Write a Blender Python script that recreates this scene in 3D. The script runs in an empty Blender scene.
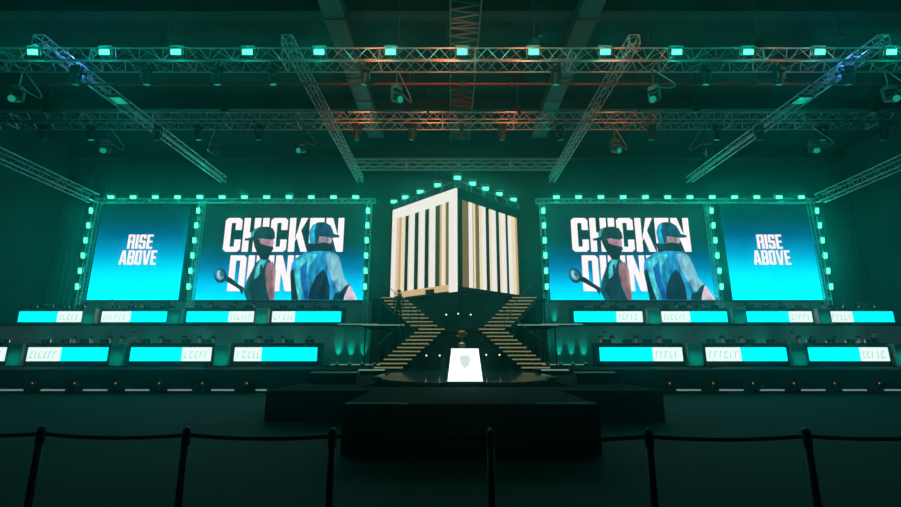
import bpy, bmesh, math, random
from mathutils import Vector, Matrix
random.seed(7)
D = bpy.data
COL = bpy.context.scene.collection
PI = math.pi

# ------------------------------------------------------------------ materials
MATS = {}
def mat(name, col, rough=0.6, metal=0.0, vary=0.15, scale=6.0, bump=0.0):
    if name in MATS: return MATS[name]
    m = D.materials.new(name); m.use_nodes = True
    nt = m.node_tree; b = nt.nodes['Principled BSDF']
    b.inputs['Roughness'].default_value = rough
    b.inputs['Metallic'].default_value = metal
    tc = nt.nodes.new('ShaderNodeTexCoord'); nz = nt.nodes.new('ShaderNodeTexNoise')
    nz.inputs['Scale'].default_value = scale
    nt.links.new(tc.outputs['Object'], nz.inputs['Vector'])
    rp = nt.nodes.new('ShaderNodeValToRGB')
    rp.color_ramp.elements[0].position = .3; rp.color_ramp.elements[1].position = .7
    rp.color_ramp.elements[0].color = tuple(c * (1 - vary) for c in col) + (1,)
    rp.color_ramp.elements[1].color = tuple(min(1, c * (1 + vary)) for c in col) + (1,)
    nt.links.new(nz.outputs['Fac'], rp.inputs['Fac']); nt.links.new(rp.outputs['Color'], b.inputs['Base Color'])
    if bump:
        bp = nt.nodes.new('ShaderNodeBump'); bp.inputs['Strength'].default_value = bump
        nt.links.new(nz.outputs['Fac'], bp.inputs['Height']); nt.links.new(bp.outputs['Normal'], b.inputs['Normal'])
    MATS[name] = m; return m

def lin(r, g, b):
    f = lambda c: (c / 255 / 12.92) if c <= 10 else ((c / 255 + .055) / 1.055) ** 2.4
    return (f(r), f(g), f(b))

def glow(name, rgb, strength=1.0, base=(0.01, 0.01, 0.01)):
    """something that gives off light: a lamp lens or an led screen"""
    if name in MATS: return MATS[name]
    m = D.materials.new(name); m.use_nodes = True
    b = m.node_tree.nodes['Principled BSDF']
    b.inputs['Base Color'].default_value = base + (1,)
    b.inputs['Roughness'].default_value = .7; b.inputs['Specular IOR Level'].default_value = .1
    b.inputs['Emission Color'].default_value = tuple(rgb) + (1,)
    b.inputs['Emission Strength'].default_value = strength
    MATS[name] = m; return m

def glow_ramp(name, stops, strength=1.0, axis='Z', noise=0.0):
    """picture shown by an led screen: a colour ramp along the generated z axis (bottom to top)"""
    if name in MATS: return MATS[name]
    m = D.materials.new(name); m.use_nodes = True; nt = m.node_tree
    b = nt.nodes['Principled BSDF']
    b.inputs['Base Color'].default_value = (.004, .004, .004, 1); b.inputs['Roughness'].default_value = .7; b.inputs['Specular IOR Level'].default_value = .1
    tc = nt.nodes.new('ShaderNodeTexCoord'); sp = nt.nodes.new('ShaderNodeSeparateXYZ')
    nt.links.new(tc.outputs['Generated'], sp.inputs[0])
    r = nt.nodes.new('ShaderNodeValToRGB'); cr = r.color_ramp
    while len(cr.elements) < len(stops): cr.elements.new(.5)
    for e, (p, c) in zip(cr.elements, stops): e.position = p
    for e, (p, c) in zip(cr.elements, stops): e.color = lin(*c) + (1,)
    src = sp.outputs[axis]
    if noise:
        nz = nt.nodes.new('ShaderNodeTexNoise'); nz.inputs['Scale'].default_value = 3
        nt.links.new(tc.outputs['Generated'], nz.inputs['Vector'])
        ma = nt.nodes.new('ShaderNodeMath'); ma.operation = 'MULTIPLY_ADD'; ma.inputs[1].default_value = noise
        nt.links.new(nz.outputs['Fac'], ma.inputs[0])
        mb = nt.nodes.new('ShaderNodeMath'); mb.operation = 'SUBTRACT'; mb.inputs[1].default_value = noise / 2
        nt.links.new(src, mb.inputs[0]); nt.links.new(mb.outputs[0], ma.inputs[2]); src = ma.outputs[0]
    nt.links.new(src, r.inputs['Fac']); nt.links.new(r.outputs['Color'], b.inputs['Emission Color'])
    b.inputs['Emission Strength'].default_value = strength
    MATS[name] = m; return m

TEAL = (0.0, 1.0, .7)
M_floor = mat('dark_floor_vinyl', (.004, .026, .027), .85, 0, .25, 1.2)
M_black = mat('black_drape', (.012, .013, .014), .9, 0, .3, 3, .1)
M_wall = mat('dark_wall_paint', (.04, .055, .056), .9, 0, .2, .6)
M_ceil = mat('dark_ceiling', (.012, .014, .015), .9, 0, .3, .8)
M_alu = mat('truss_aluminium', (.5, .5, .5), .38, .55, .1, 9)
M_alud = mat('dark_steel', (.14, .14, .14), .45, .5, .1, 9)
M_blk = mat('black_plastic', (.012, .012, .014), .55, 0, .15, 12)
M_deck = mat('glossy_stage_deck', (.13, .17, .16), .1, 0, .2, 2)
M_carpet = mat('black_stage_carpet', (.006, .006, .007), .95, 0, .3, 14, .1); M_carpet.node_tree.nodes['Principled BSDF'].inputs['Specular IOR Level'].default_value = .08
M_fascia = mat('black_stage_fascia', (.008, .009, .01), .8, 0, .3, 3); M_fascia.node_tree.nodes['Principled BSDF'].inputs['Specular IOR Level'].default_value = .08
M_riser = mat('tier_wall_cladding', (.2, .24, .24), .65, 0, .2, .7)
M_part = mat('frosted_partition', (.42, .45, .45), .45, 0, .1, 2)
M_duct = mat('galvanised_duct', (.075, .09, .09), .55, .3, .2, 2)
M_red = mat('pipe_red_light_tint', (.5, .05, .03), .5, 0, .2, 4)  # red light falling on the pipe is put into its colour
M_tread = mat('stair_tread', (.07, .065, .05), .5, 0, .2, 6)
M_skin = mat('skin', (.5, .33, .25), .6, 0, .08, 20)
M_hair = mat('dark_hair', (.02, .015, .012), .8, 0, .2, 40)
M_gold = mat('polished_gold', (.85, .6, .18), .25, .9, .1, 8)
G_lamp = glow('lamp_lens_green', (.13, 1.0, .55), 1.4)
G_lamp2 = glow('lamp_lens_dim', (.02, .6, .4), .5)
G_cyan = glow('led_cyan', lin(0, 250, 255), 1.25)
G_white = glow('led_white', lin(222, 255, 248), 1.15)
G_mark = glow('led_pale_mark', lin(178, 232, 222), 1.0)
G_strip = glow('led_strip_grey', lin(120, 150, 150), .8)
G_orange = glow('led_orange', lin(255, 140, 50), .9)
G_nose = glow('stair_nosing_led', lin(134, 134, 94), .85)
G_edge = glow('tier_edge_led', lin(110, 160, 140), .9)
G_pod = glow('podium_lightbox', lin(236, 255, 246), 1.5)
G_badge = glow('podium_badge', lin(215, 234, 228), 1.0)
G_mon = glow('monitor_light', (.8, .9, 1), 4)
G_star = glow('small_white_led', (.8, .8, .75), 2.0)
G_redl = glow('red_lamp_lens', (1, .12, .04), 3)
G_blue = glow('blue_lamp_lens', (.05, .2, 1), 1.5)

# ------------------------------------------------------------------ mesh helpers
class MB:
    def __init__(s): s.v = []; s.f = []
    def add(s, vs, fs):
        o = len(s.v); s.v += [tuple(x) for x in vs]; s.f += [tuple(i + o for i in f) for f in fs]; return s
    def box(s, x0, x1, y0, y1, z0, z1):
        v = [(x, y, z) for z in (z0, z1) for x, y in ((x0, y0), (x1, y0), (x1, y1), (x0, y1))]
        return s.add(v, [(3, 2, 1, 0), (4, 5, 6, 7), (0, 1, 5, 4), (1, 2, 6, 5), (2, 3, 7, 6), (3, 0, 4, 7)])
    def bbox(s, x0, x1, y0, y1, z0, z1, c=.02):
        """box with chamfered vertical edges and top"""
        p = [(x0 + c, y0), (x1 - c, y0), (x1, y0 + c), (x1, y1 - c), (x1 - c, y1), (x0 + c, y1), (x0, y1 - c), (x0, y0 + c)]
        cx, cy = (x0 + x1) / 2, (y0 + y1) / 2
        q = [(x - math.copysign(c, x - cx), y - math.copysign(c, y - cy)) for x, y in p]
        v = [(x, y, z0) for x, y in p] + [(x, y, z1 - c) for x, y in p] + [(x, y, z1) for x, y in q]
        f = [tuple(range(7, -1, -1)), tuple(range(16, 24))]
        for k in range(2):
            for i in range(8):
                j = (i + 1) % 8; f.append((k*8+i, k*8+j, k*8+8+j, k*8+8+i))
        return s.add(v, f)
    def tube(s, a, b, r, n=6, r2=None, caps=True):
        a = Vector(a); b = Vector(b); d = (b - a).normalized(); r2 = r if r2 is None else r2
        u = d.cross(Vector((0, 0, 1)) if abs(d.z) < .9 else Vector((1, 0, 0))).normalized(); w = d.cross(u)
        v = []
        for p, q in ((a, r), (b, r2)):
            for i in range(n):
                t = 2 * PI * i / n; v.append(p + (u * math.cos(t) + w * math.sin(t)) * q)
        f = [(i, (i + 1) % n, n + (i + 1) % n, n + i) for i in range(n)]
        if caps: f += [tuple(range(n - 1, -1, -1)), tuple(range(n, 2 * n))]
        return s.add(v, f)
    def path(s, pts, r, n=5):
        for a, b in zip(pts, pts[1:]): s.tube(a, b, r, n)
        return s
    def lathe(s, prof, n=16, c=(0, 0, 0)):
        v = []; f = []
        for r, z in prof:
            for i in range(n):
                t = 2 * PI * i / n; v.append((c[0] + r * math.cos(t), c[1] + r * math.sin(t), c[2] + z))
        for k in range(len(prof) - 1):
            for i in range(n):
                j = (i + 1) % n; f.append((k*n+i, k*n+j, (k+1)*n+j, (k+1)*n+i))
        f += [tuple(range(n - 1, -1, -1)), tuple(range((len(prof)-1)*n, len(prof)*n))]
        return s.add(v, f)
    def prism(s, pts, y0, y1):
        """outline in the xz plane, thickness along y"""
        n = len(pts); v = [(x, y0, z) for x, z in pts] + [(x, y1, z) for x, z in pts]
        f = [tuple(range(n)), tuple(range(2*n-1, n-1, -1))] + [(i, n+i, n+(i+1) % n, (i+1) % n) for i in range(n)]
        return s.add(v, f)
    def build(s, name, m, parent=None, loc=(0, 0, 0), smooth=False):
        me = D.meshes.new(name); me.from_pydata(s.v, [], s.f); me.validate()
        bm = bmesh.new(); bm.from_mesh(me); bmesh.ops.recalc_face_normals(bm, faces=bm.faces); bm.to_mesh(me); bm.free()
        if smooth: me.polygons.foreach_set('use_smooth', [True] * len(me.polygons))
        me.materials.append(m)
        o = D.objects.new(name, me); COL.objects.link(o); o.location = loc
        if parent: o.parent = parent
        return o

def tag(o, label=None, cat=None, group=None, kind=None):
    if label: o['label'] = label
    if cat: o['category'] = cat
    if group: o['group'] = group
    if kind: o['kind'] = kind
    return o
def empty(name, loc=(0, 0, 0), rz=0, label=None, cat=None, group=None, rx=0):
    o = D.objects.new(name, None); COL.objects.link(o); o.location = loc; o.rotation_euler = (rx, 0, rz)
    o.empty_display_size = .2
    return tag(o, label, cat, group)
def kids(o): return list(o.children)
def dup(o, parent=None):
    c = o.copy(); COL.objects.link(c)
    if parent: c.parent = parent
    for ch in kids(o): dup(ch, c)
    return c
def struct(o): return tag(o, kind='structure')
ORD = ['first','second','third','fourth','fifth','sixth','seventh','eighth','ninth','tenth','eleventh','twelfth','thirteenth','fourteenth','fifteenth','sixteenth']
def light(name, kind, loc, col, power, parent=None, size=.1, rot=None, spot=None, blend=.5):
    l = D.lights.new(name, kind); l.color = col; l.energy = power
    if kind == 'AREA': l.size = size
    else: l.shadow_soft_size = size
    if kind == 'SPOT': l.spot_size = spot; l.spot_blend = blend
    o = D.objects.new(name, l); COL.objects.link(o); o.location = loc
    if rot: o.rotation_euler = rot
    if parent: o.parent = parent
    return o

# ------------------------------------------------------------------ the hall
struct(MB().box(-30, 30, -8, 34, -.2, 0).build('floor', M_floor))
struct(MB().box(-30, 30, -8, 34, 17, 17.2).build('ceiling', M_ceil))
struct(MB().box(-30.3, 30.3, 34, 34.3, 0, 17).build('wall_back', M_wall))
struct(MB().box(-30.3, -30, -8, 34, 0, 17).build('wall_left', M_wall))
struct(MB().box(30, 30.3, -8, 34, 0, 17).build('wall_right', M_wall))
struct(MB().box(-30.3, 30.3, -8.3, -8, 0, 17).build('wall_front', M_wall))
n = 1
for y in (9.0, 17.0, 25.0, 32.0):
    b = MB(); b.box(-29.9, 29.9, y - .12, y + .12, 16.3, 17); b.box(-29.9, 29.9, y - .3, y + .3, 16.2, 16.3)
    struct(b.build('ceiling_beam', mat('dark_beam_paint', (.03, .034, .036), .7)))
for sx in (-1, 1):
    b = MB(); x0, x1 = (-29.8, -26.6) if sx < 0 else (26.6, 29.8)
    k = 32; v = []
    for i in range(k + 1):
        x = x0 + (x1 - x0) * i / k; y = 31.9 + .1 * math.sin(i * 1.6); v += [(x, y, 3.25), (x, y, 15)]
    b.add(v, [(2*i, 2*i+2, 2*i+3, 2*i+1) for i in range(k)])
    o = b.build('stage_curtain', M_black); md = o.modifiers.new('s', 'SOLIDIFY'); md.thickness = .02
    tag(o, 'black pleated drape hanging beside the ' + ('left' if sx < 0 else 'right') + ' side wall, past the outer screen', 'curtain')

# ------------------------------------------------------------------ camera
cam = D.cameras.new('camera'); cam.sensor_width = 36; cam.lens = 445 / 901 * 36; cam.clip_end = 200; cam.clip_start = .05
co = D.objects.new('camera', cam); COL.objects.link(co); co.location = (-.5, 0, 1.7)
co.rotation_euler = (PI / 2 + math.radians(12.4), 0, 0)
bpy.context.scene.camera = co

# ------------------------------------------------------------------ trusses
def truss(name, a, b, w, h, bay, label, cat='truss', group=None, rc=.028, rl=.014, mt=None):
    """box truss from a to b: four chords and zigzag lacing on every face"""
    mt = mt or M_alu
    a = Vector(a); b = Vector(b); d = b - a; L = d.length; d.normalize()
    up = Vector((0, 0, 1)) if abs(d.z) < .9 else Vector((0, 1, 0))
    s = d.cross(up).normalized(); up = s.cross(d).normalized()
    root = empty(name, a, 0, label, cat, group)
    offs = [s * (w/2*i) + up * (h/2*j) for i, j in ((-1, -1), (1, -1), (1, 1), (-1, 1))]
    for o in offs: MB().tube(o, d * L + o, rc, 6).build('chord', mt, root)
    m = MB(); nb = max(2, round(L / bay)); st = L / nb
    for k in range(nb):
        p0 = d * (k * st); p1 = d * ((k + .5) * st); p2 = d * ((k + 1) * st)
        for q in range(4):
            A, B = offs[q], offs[(q + 1) % 4]
            m.tube(p0 + A, p1 + B, rl, 4, caps=False); m.tube(p1 + B, p2 + A, rl, 4, caps=False)
            if k % 4 == 0: m.tube(p0 + A, p0 + B, rl * 1.6, 4, caps=False)
    m.build('lacing', mt, root)
    return root
truss('box_truss', (-29.8, 15.75, 13.09), (29.8, 15.75, 13.09), .7, .58, .95, 'long ceiling truss nearest the camera carrying the row of thirteen bright lamps')
truss('box_truss', (-29.8, 20.55, 13.09), (29.8, 20.55, 13.09), .7, .58, .9, 'long ceiling truss behind the lamp row, with dark moving heads under it', rl=.018)
truss('box_truss', (-6.5, 25.95, 13.09), (6.5, 25.95, 13.09), .55, .5, .8, 'short ceiling truss spanning between the two inner slanting trusses above the cube')
for x, lb in ((-16.75, 'left outer slanting truss running back to the join of left screens'), (-6.95, 'left inner slanting truss running back to the inner end of left screens'),
              (6.75, 'right inner slanting truss running back to the inner end of right screens'), (16.6, 'right outer slanting truss running back to the join of right screens')):
    truss('box_truss', (x, 15.3, 13.7), (x, 30.0, 13.7), .4, .4, .6, lb, rc=.03, rl=.015)
for x, lb in ((-25.7, 'left'), (25.6, 'right')):
    truss('box_truss', (x, 9, 12.75), (x, 29.9, 12.25), .6, .6, .9, 'low truss along the %s side meeting the outer corner of the %s screen' % (lb, lb), rc=.036, rl=.02)
for x0, x1, lb in ((-26.2, -5.9, 'left'), (5.7, 26.0, 'right')):
    truss('screen_header_truss', (x0, 30.75, 12.36), (x1, 30.75, 12.36), .3, .3, .5, 'thin header truss with lamps along the top of the two %s screens' % lb)
truss('cable_ladder', (.1, 10, 14.9), (.1, 26, 14.9), 1.2, .25, .5, 'wide ladder-like cable tray running overhead on the centre line', 'cable tray', mt=M_alud, rl=.02)
# hanging chains that carry the trusses
def hoist(x, y, ztop, zbot, label, group):
    r = empty('chain_hoist', (x, y, zbot), 0, label, 'hoist', group)
    MB().bbox(-.16, .16, -.13, .13, 0, .5, .03).build('motor_body', M_blk, r)
    MB().tube((0, 0, .5), (0, 0, ztop - zbot), .018, 5).build('chain', M_alud, r)
    MB().lathe([(.03, -.12), (.1, -.05), (.12, 0)], 8).build('hook', M_alud, r)
    return r
for y, nm in ((15.75, 'lamp row truss'), (20.55, 'second ceiling truss')):
    for i, x in enumerate((-27, -21, -12, -2.6, 2.9, 12, 21, 27)):
        hoist(x, y, 17 - .0, 13.52, '%s chain hoist from the left above the %s' % (ORD[i], nm), 'chain hoists above the ' + nm)

# pipe behind the first truss, its red light put into the colour
r = empty('red_lit_pipe', (0, 17.0, 12.85), 0, 'long thin pipe coloured as red-lit running behind the lamp row truss', 'pipe')
MB().tube((-28, 0, 0), (28, 0, 0), .045, 8).build('pipe', M_red, r)
m = MB()
for i in range(-13, 14): m.tube((i*2.1, 0, -.01), (i*2.1, 0, .3), .012, 4); m.box(i*2.1-.04, i*2.1+.04, -.06, .06, -.06, .06)
m.build('hanger', M_alud, r)['kind'] = 'stuff'
# ducts
for x, lb in ((-5.4, 'left'), (5.3, 'right')):
    r = empty('air_duct', (x, 10, 15.75), 0, 'rectangular grey air duct under the ceiling, %s of the cable tray' % lb, 'duct')
    MB().bbox(-.45, .45, 0, 17, -.3, .3, .03).build('duct', M_duct, r)
    for k in range(9): MB().box(-.5, .5, k*2.1, k*2.1+.06, -.35, .35).build('flange', M_alud, r)
    m = MB()
    for k in (1.2, 8, 15): m.box(-.4, -.37, k, k+.03, .3, 1.25); m.box(.37, .4, k, k+.03, .3, 1.25)
    m.build('hanger', M_alud, r)

# ------------------------------------------------------------------ wash lamps
def lamp_proto(w, h):
    r = empty('wash_light', (0, 0, 0), 0)
    MB().bbox(-w/2, w/2, 0, .16, -h/2, h/2, .03).build('housing', M_blk, r)
    m = MB()
    for i in range(7): m.box(-w/2 + .04 + i*(w-.1)/6, -w/2 + .055 + i*(w-.1)/6, .15, .21, -h/2+.03, h/2-.03)
    m.build('heat_sink', M_alud, r)
    MB().box(-w/2+.02, w/2-.02, -.015, .005, -h/2+.02, h/2-.02).build('lens', G_lamp, r)
    m = MB(); m.box(-w/2-.05, -w/2-.02, .04, .1, -h/2+.02, h/2+.12); m.box(w/2+.02, w/2+.05, .04, .1, -h/2+.02, h/2+.12); m.box(-w/2-.05, w/2+.05, .04, .1, h/2+.1, h/2+.13)
    m.build('yoke', M_alud, r)
    light('lamp_glow', 'POINT', (0, -.16, 0), TEAL, 60, r, .1)
    return r
_used = {}
def lamp(kind, x, y, z, w, h, label, group, power, tilt=0, rz=0):
    if kind not in _used:
        r = _used[kind] = lamp_proto(w, h)
        for c in r.children:
            if c.type == 'LIGHT': c.data.energy = power
    else: r = dup(_used[kind])
    r.location = (x, y, z); r.rotation_euler = (tilt, 0, rz)
    return tag(r, label, 'stage light', group)
TILT = math.radians(18)
for k in range(13):
    x = -.05 + 2.77 * (k - 6)
    lamp('top', x, 15.15, 13.0 + .02, .44, .25, '%s bright green wash light from the left in the long overhead row' % ORD[k], 'wash lights along the front ceiling truss', 34, TILT)
for s, x0, nm in ((-1, -24.9, 'left'), (1, 7.1, 'right')):
    for k in range(12):
        lamp('header', x0 + 1.6 * k, 30.35, 12.52, .5, .28, '%s wash light from the left on the header above the %s screens' % (ORD[k], nm), 'wash lights above the %s screens' % nm, 38, TILT)
cols = [(-26.15, 'outer edge of the left side screen'), (-18.5, 'gap between the two left screens'), (-6.38, 'inner edge of the left main screen'),
        (6.12, 'inner edge of the right main screen'), (18.12, 'gap between the two right screens'), (25.65, 'outer edge of the right side screen')]
for x, nm in cols:
    r = truss('light_tower', (x, 30.8, 3.3), (x, 30.8, 12.3), .3, .3, .5, 'slim vertical truss tower of lamps at the %s' % nm, 'truss tower', rl=.012)
    for k in range(6):
        lamp('column', x, 30.35, 11.5 - 1.09 * k, .3, .46, '%s wash light from the top at the %s' % (ORD[k], nm), 'wash lights at the ' + nm, 38, TILT * .6)

# ------------------------------------------------------------------ screens
ZB, ZT = 5.2, 12.1
def glyph(ch):
    t, W, h = .165, .44, .15
    c = .07
    R = lambda x0, x1, z0, z1: [(x0, z0), (x1, z0), (x1, z1), (x0, z1)]
    Lb = [(0, c), (c, 0), (t, 0), (t, 1), (c, 1), (0, 1 - c)]
    Rb = [(W, c), (W, 1 - c), (W - c, 1), (W - t, 1), (W - t, 0), (W - c, 0)]
    if ch == 'I': return .17, [R(0, .17, 0, 1)]
    if ch == 'H': return W, [R(0, t, 0, 1), R(W-t, W, 0, 1), R(t, W-t, .42, .57)]
    if ch == 'C': return W, [Lb, R(t, W-t, 0, h), R(t, W-t, 1-h, 1), [(W-t, 0), (W-c, 0), (W, c), (W, .36), (W-t, .36)], [(W-t, .64), (W, .64), (W, 1-c), (W-c, 1), (W-t, 1)]]
    if ch == 'O': return W, [Lb, Rb, R(t, W-t, 0, h), R(t, W-t, 1-h, 1)]
    if ch == 'D': return W, [R(0, t, 0, 1), Rb, R(t, W-t, 0, h), R(t, W-t, 1-h, 1)]
    if ch == 'K': return .48, [R(0, t, 0, 1), [(t, .36), (t+.02, .36), (.31, 1), (.48, 1), (.28, .5), (t, .5)][0:0] or [(t, .34), (.30, 1), (.48, 1), (t, .3)], [(.18, .5), (.33, 0), (.5, 0), (.3, .66)]]
    if ch == 'E': return .38, [R(0, t, 0, 1), R(t, .38, 0, h), R(t, .38, 1-h, 1), R(t, .36, .43, .57)]
    if ch == 'N': return W+.03, [R(0, t-.01, 0, 1), R(W+.03-t+.01, W+.03, 0, 1), [(0.02, 1), (.17, 1), (W+.01, 0), (W-.14, 0)]]
    if ch == 'R': return W, [R(0, t, 0, 1), R(t, W-t, 1-h, 1), R(t, W-t, .42, .55), [(W-t, .46), (W-.03, .46), (W, .52), (W, 1-c), (W-c, 1), (W-t, 1)], [(W-t, 0), (W, 0), (W, .42), (W-.04, .5), (W-t, .5)]]
    if ch == 'A': return .5, [[(0, 0), (.16, 0), (.28, 1), (.14, 1)], [(.34, 0), (.5, 0), (.36, 1), (.22, 1)], R(.12, .38, .2, .34)]
    if ch == 'V': return .5, [[(.14, 0), (.28, 0), (.16, 1), (0, 1)], [(.22, 0), (.36, 0), (.5, 1), (.34, 1)]]
    if ch == 'B': return W, [R(0, t, 0, 1), R(t, W-t, 0, h), R(t, W-t, 1-h, 1), R(t, W-t, .43, .57), [(W-t, 0), (W-c, 0), (W, c), (W, .44), (W-.04, .5), (W-t, .5)], [(W-t, .5), (W-.04, .5), (W, .56), (W, 1-c), (W-c, 1), (W-t, 1)]]
    if ch == 'S': return .42, [[(0, .44), (c, .4), (t, .4), (t, 1), (c, 1), (0, 1-c)], R(t, .42-t, 1-h, 1), R(t, .42-t, .42, .58), R(t, .42-t, 0, h), [(.42-t, 0), (.42-c, 0), (.42, c), (.42, .5), (.42-c, .58), (.42-t, .58)],
                               [(.42-t, .7), (.42, .7), (.42, 1-c), (.42-c, 1), (.42-t, 1)], [(0, c), (c, 0), (t, 0), (t, .3), (0, .3)]]
    return .2, []
def word(mb, txt, x0, x1, z0, z1, y):
    gap = .05; tot = sum(glyph(c)[0] for c in txt) + gap * (len(txt) - 1); k = (x1 - x0) / tot; x = 0
    for c in txt:
        w, polys = glyph(c)
        for i, p in enumerate(polys):
            q = [(x0 + (x + a) * k, z0 + b * (z1 - z0)) for a, b in p]
            mb.prism(q, y - .0006 * i, y + .004)
        x += w + gap
# colours on the picture
def pic(name, c, s=1.0):
    new = 'picture_' + name not in MATS
    m = glow('picture_' + name, lin(*c), s)
    if new and name != 'text':      # soft mottling like cloth in a photograph, part of the picture shown
        nt = m.node_tree; b = nt.nodes['Principled BSDF']
        tc = nt.nodes.new('ShaderNodeTexCoord'); mp = nt.nodes.new('ShaderNodeMapping'); mp.inputs['Scale'].default_value = (1.6, 1, .7)
        nz = nt.nodes.new('ShaderNodeTexNoise'); nz.inputs['Scale'].default_value = 1.5; nz.inputs['Detail'].default_value = 5
        nt.links.new(tc.outputs['Object'], mp.inputs['Vector']); nt.links.new(mp.outputs[0], nz.inputs['Vector'])
        r = nt.nodes.new('ShaderNodeValToRGB'); L = lin(*c)
        r.color_ramp.elements[0].position = .33; r.color_ramp.elements[1].position = .68
        r.color_ramp.elements[0].color = tuple(q * .4 for q in L) + (1,); r.color_ramp.elements[1].color = tuple(min(1, q * 1.5 + .01) for q in L) + (1,)
        nt.links.new(nz.outputs['Fac'], r.inputs['Fac']); nt.links.new(r.outputs['Color'], b.inputs['Emission Color'])
    return m
BIG_RAMP = [(0, (0, 235, 255)), (.14, (0, 200, 245)), (.32, (0, 118, 172)), (.46, (0, 72, 104)), (.6, (2, 44, 48)), (1, (6, 36, 27))]
SIDE_RAMP = [(0, (0, 255, 255)), (.25, (0, 236, 250)), (.48, (0, 150, 198)), (.68, (0, 80, 125)), (.86, (0, 50, 64)), (1, (0, 46, 48))]
def screen_body(name, x0, x1, label):
    r = empty(name, ((x0 + x1) / 2, 31, ZB), 0, label, 'led screen')
    w = x1 - x0; H = ZT - ZB
    MB().box(-w/2-.04, w/2+.04, .03, .16, -.04, H+.04).build('cabinet', M_blk, r)
    m = MB()
    for sx in (-.35, .35): m.tube((sx*w, .25, -1.9), (sx*w, .25, H+.1), .05, 6)
    m.tube((-w/2, .25, H*.4), (w/2, .25, H*.4), .04, 6)
    m.build('support_frame', M_alud, r)
    return r, w, H
def big_screen(x0, x1, label):
    r, w, H = screen_body('main_led_screen', x0, x1, label)
    MB().box(-w/2, w/2, 0, .03, 0, H).build('display', glow_ramp('big_picture', BIG_RAMP, 1.15, noise=.1), r)
    def T(p):   # picture coordinates measured on the artwork -> metres on the display
        x, y = p; v = (470 - y) / 425; L = 32 + 63 * v; Rr = 800 + 22 * v
        return (-w/2 + (x - L) / (Rr - L) * w, v * H)
    m = MB()
    word(m, 'CHICKEN', T((185, 180))[0]-.02, T((716, 180))[0], T((0, 258))[1], T((0, 103))[1], -.004)
    word(m, 'DINNER', T((200, 350))[0], T((640, 350))[0], T((0, 432))[1], T((0, 274))[1], -.004)
    m.build('lettering', pic('text', (243, 246, 247), 1.12), r)
    depth = [0]
    fig = None
    def P(nm, pts, c, par, s=1.0, ramp=None):
        depth[0] += 1; y = -.008 - .003 * depth[0]
        q = [T(p) for p in pts]
        mt = glow_ramp('picture_' + ramp[0], ramp[1], 1.0) if ramp else pic('c%d_%d_%d' % c, c, s)
        return MB().prism(q, y, y + .002).build(nm, mt, par)
    # left figure: a person in a cap and mask holding a round pan, seen from behind
    a = P('left_figure_picture', [(318,312),(345,288),(385,294),(402,330),(400,470),(278,470),(264,432),(280,385),(305,340)], (10, 74, 92), r)
    P('back_shade', [(322,330),(352,318),(372,330),(362,400),(372,470),(300,470),(296,420),(310,370)], (5, 46, 62), a)
    P('shirt_highlight', [(345,292),(372,296),(352,330),(330,370),(312,380),(322,330)], (70, 200, 205), a)
    P('strap', [(340,320),(352,312),(348,390),(338,372)], (8, 38, 50), a)
    P('arm', [(374,308),(398,304),(412,340),(406,400),(402,470),(382,470),(366,410),(362,350)], (138, 104, 112), a)
    P('arm_light', [(388,310),(399,306),(411,340),(406,400),(402,470),(394,470),(398,380)], (176, 132, 136), a)
    P('reaching_arm', [(258,450),(246,424),(196,394),(176,384),(184,362),(212,376),(240,400),(268,418)], (3, 18, 28), a)
    P('mask', [(312,204),(345,200),(400,228),(402,246),(386,268),(380,292),(345,294),(328,262),(318,236)], (3, 22, 30), a)
    P('face', [(340,200),(402,202),(404,222),(398,236),(372,230),(344,222)], (178, 138, 158), a)
    P('hat', [(302,196),(304,172),(320,154),(345,145),(378,144),(402,152),(410,172),(410,198),(396,204),(345,198),(318,206),(276,208),(275,198)], (6, 46, 50), a)
    P('hat_highlight', [(302,192),(305,172),(320,155),(340,148),(322,168),(312,190)], (60, 178, 176), a)
    k = [(163 + 29 * math.cos(t * PI / 8), 364 + 33 * math.sin(t * PI / 8)) for t in range(16)]
    P('pan', k, (10, 48, 70), a)
    P('pan_shine', [(163 + (x - 163) * .72 - 3, 364 + (y - 364) * .72 - 3) for x, y in k], (52, 130, 168), a)
    P('pan_glint', [(150,345),(162,342),(158,362),(168,372),(176,362),(178,376),(162,386),(150,372)], (150, 205, 225), a)
    # right figure: a person in a cap and a loose jacket, seen from behind
    b = P('right_figure_picture', [(500,288),(545,262),(600,252),(662,256),(694,278),(708,330),(716,370),(742,402),(772,470),(480,470),(476,350),(484,310)], (30, 150, 205), r)
    P('jacket_light', [(505,300),(560,268),(600,270),(560,330),(540,400),(520,470),(500,470),(496,380)], (70, 205, 232), b)
    P('jacket_dark', [(552,470),(566,420),(590,370),(622,336),(640,360),(652,410),(650,470)], (2, 22, 52), b)
    P('jacket_fold', [(520,330),(552,300),(548,380),(560,470),(538,470),(524,400)], (16, 96, 175), b)
    P('side_shade', [(476,352),(492,330),(498,400),(512,470),(480,470)], (2, 18, 36), b)
    P('sleeve', [(640,270),(672,262),(694,278),(708,330),(716,372),(738,402),(716,440),(690,430),(662,380),(645,330)], (126, 196, 226), b)
    P('wrist', [(664,470),(676,440),(700,436),(722,410),(736,404),(744,412),(722,448),(716,470)], (9, 34, 62), b)
    P('hand', [(718,452),(738,410),(746,408),(776,470),(714,470)], (204, 190, 214), b)
    P('collar', [(556,222),(600,214),(662,218),(668,238),(660,258),(600,254),(556,262)], (3, 24, 36), b)
    P('face', [(604,186),(662,192),(666,206),(656,222),(626,216),(598,222)], (186, 166, 182), b)
    P('hat', [(566,230),(565,168),(580,138),(606,124),(636,124),(660,140),(670,164),(674,178),(698,184),(698,194),(664,196),(610,188),(600,222)], (5, 66, 96), b)
    P('hat_highlight', [(567,222),(567,168),(582,142),(598,132),(586,165),(592,222)], (30, 170, 214), b)
    return r
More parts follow.
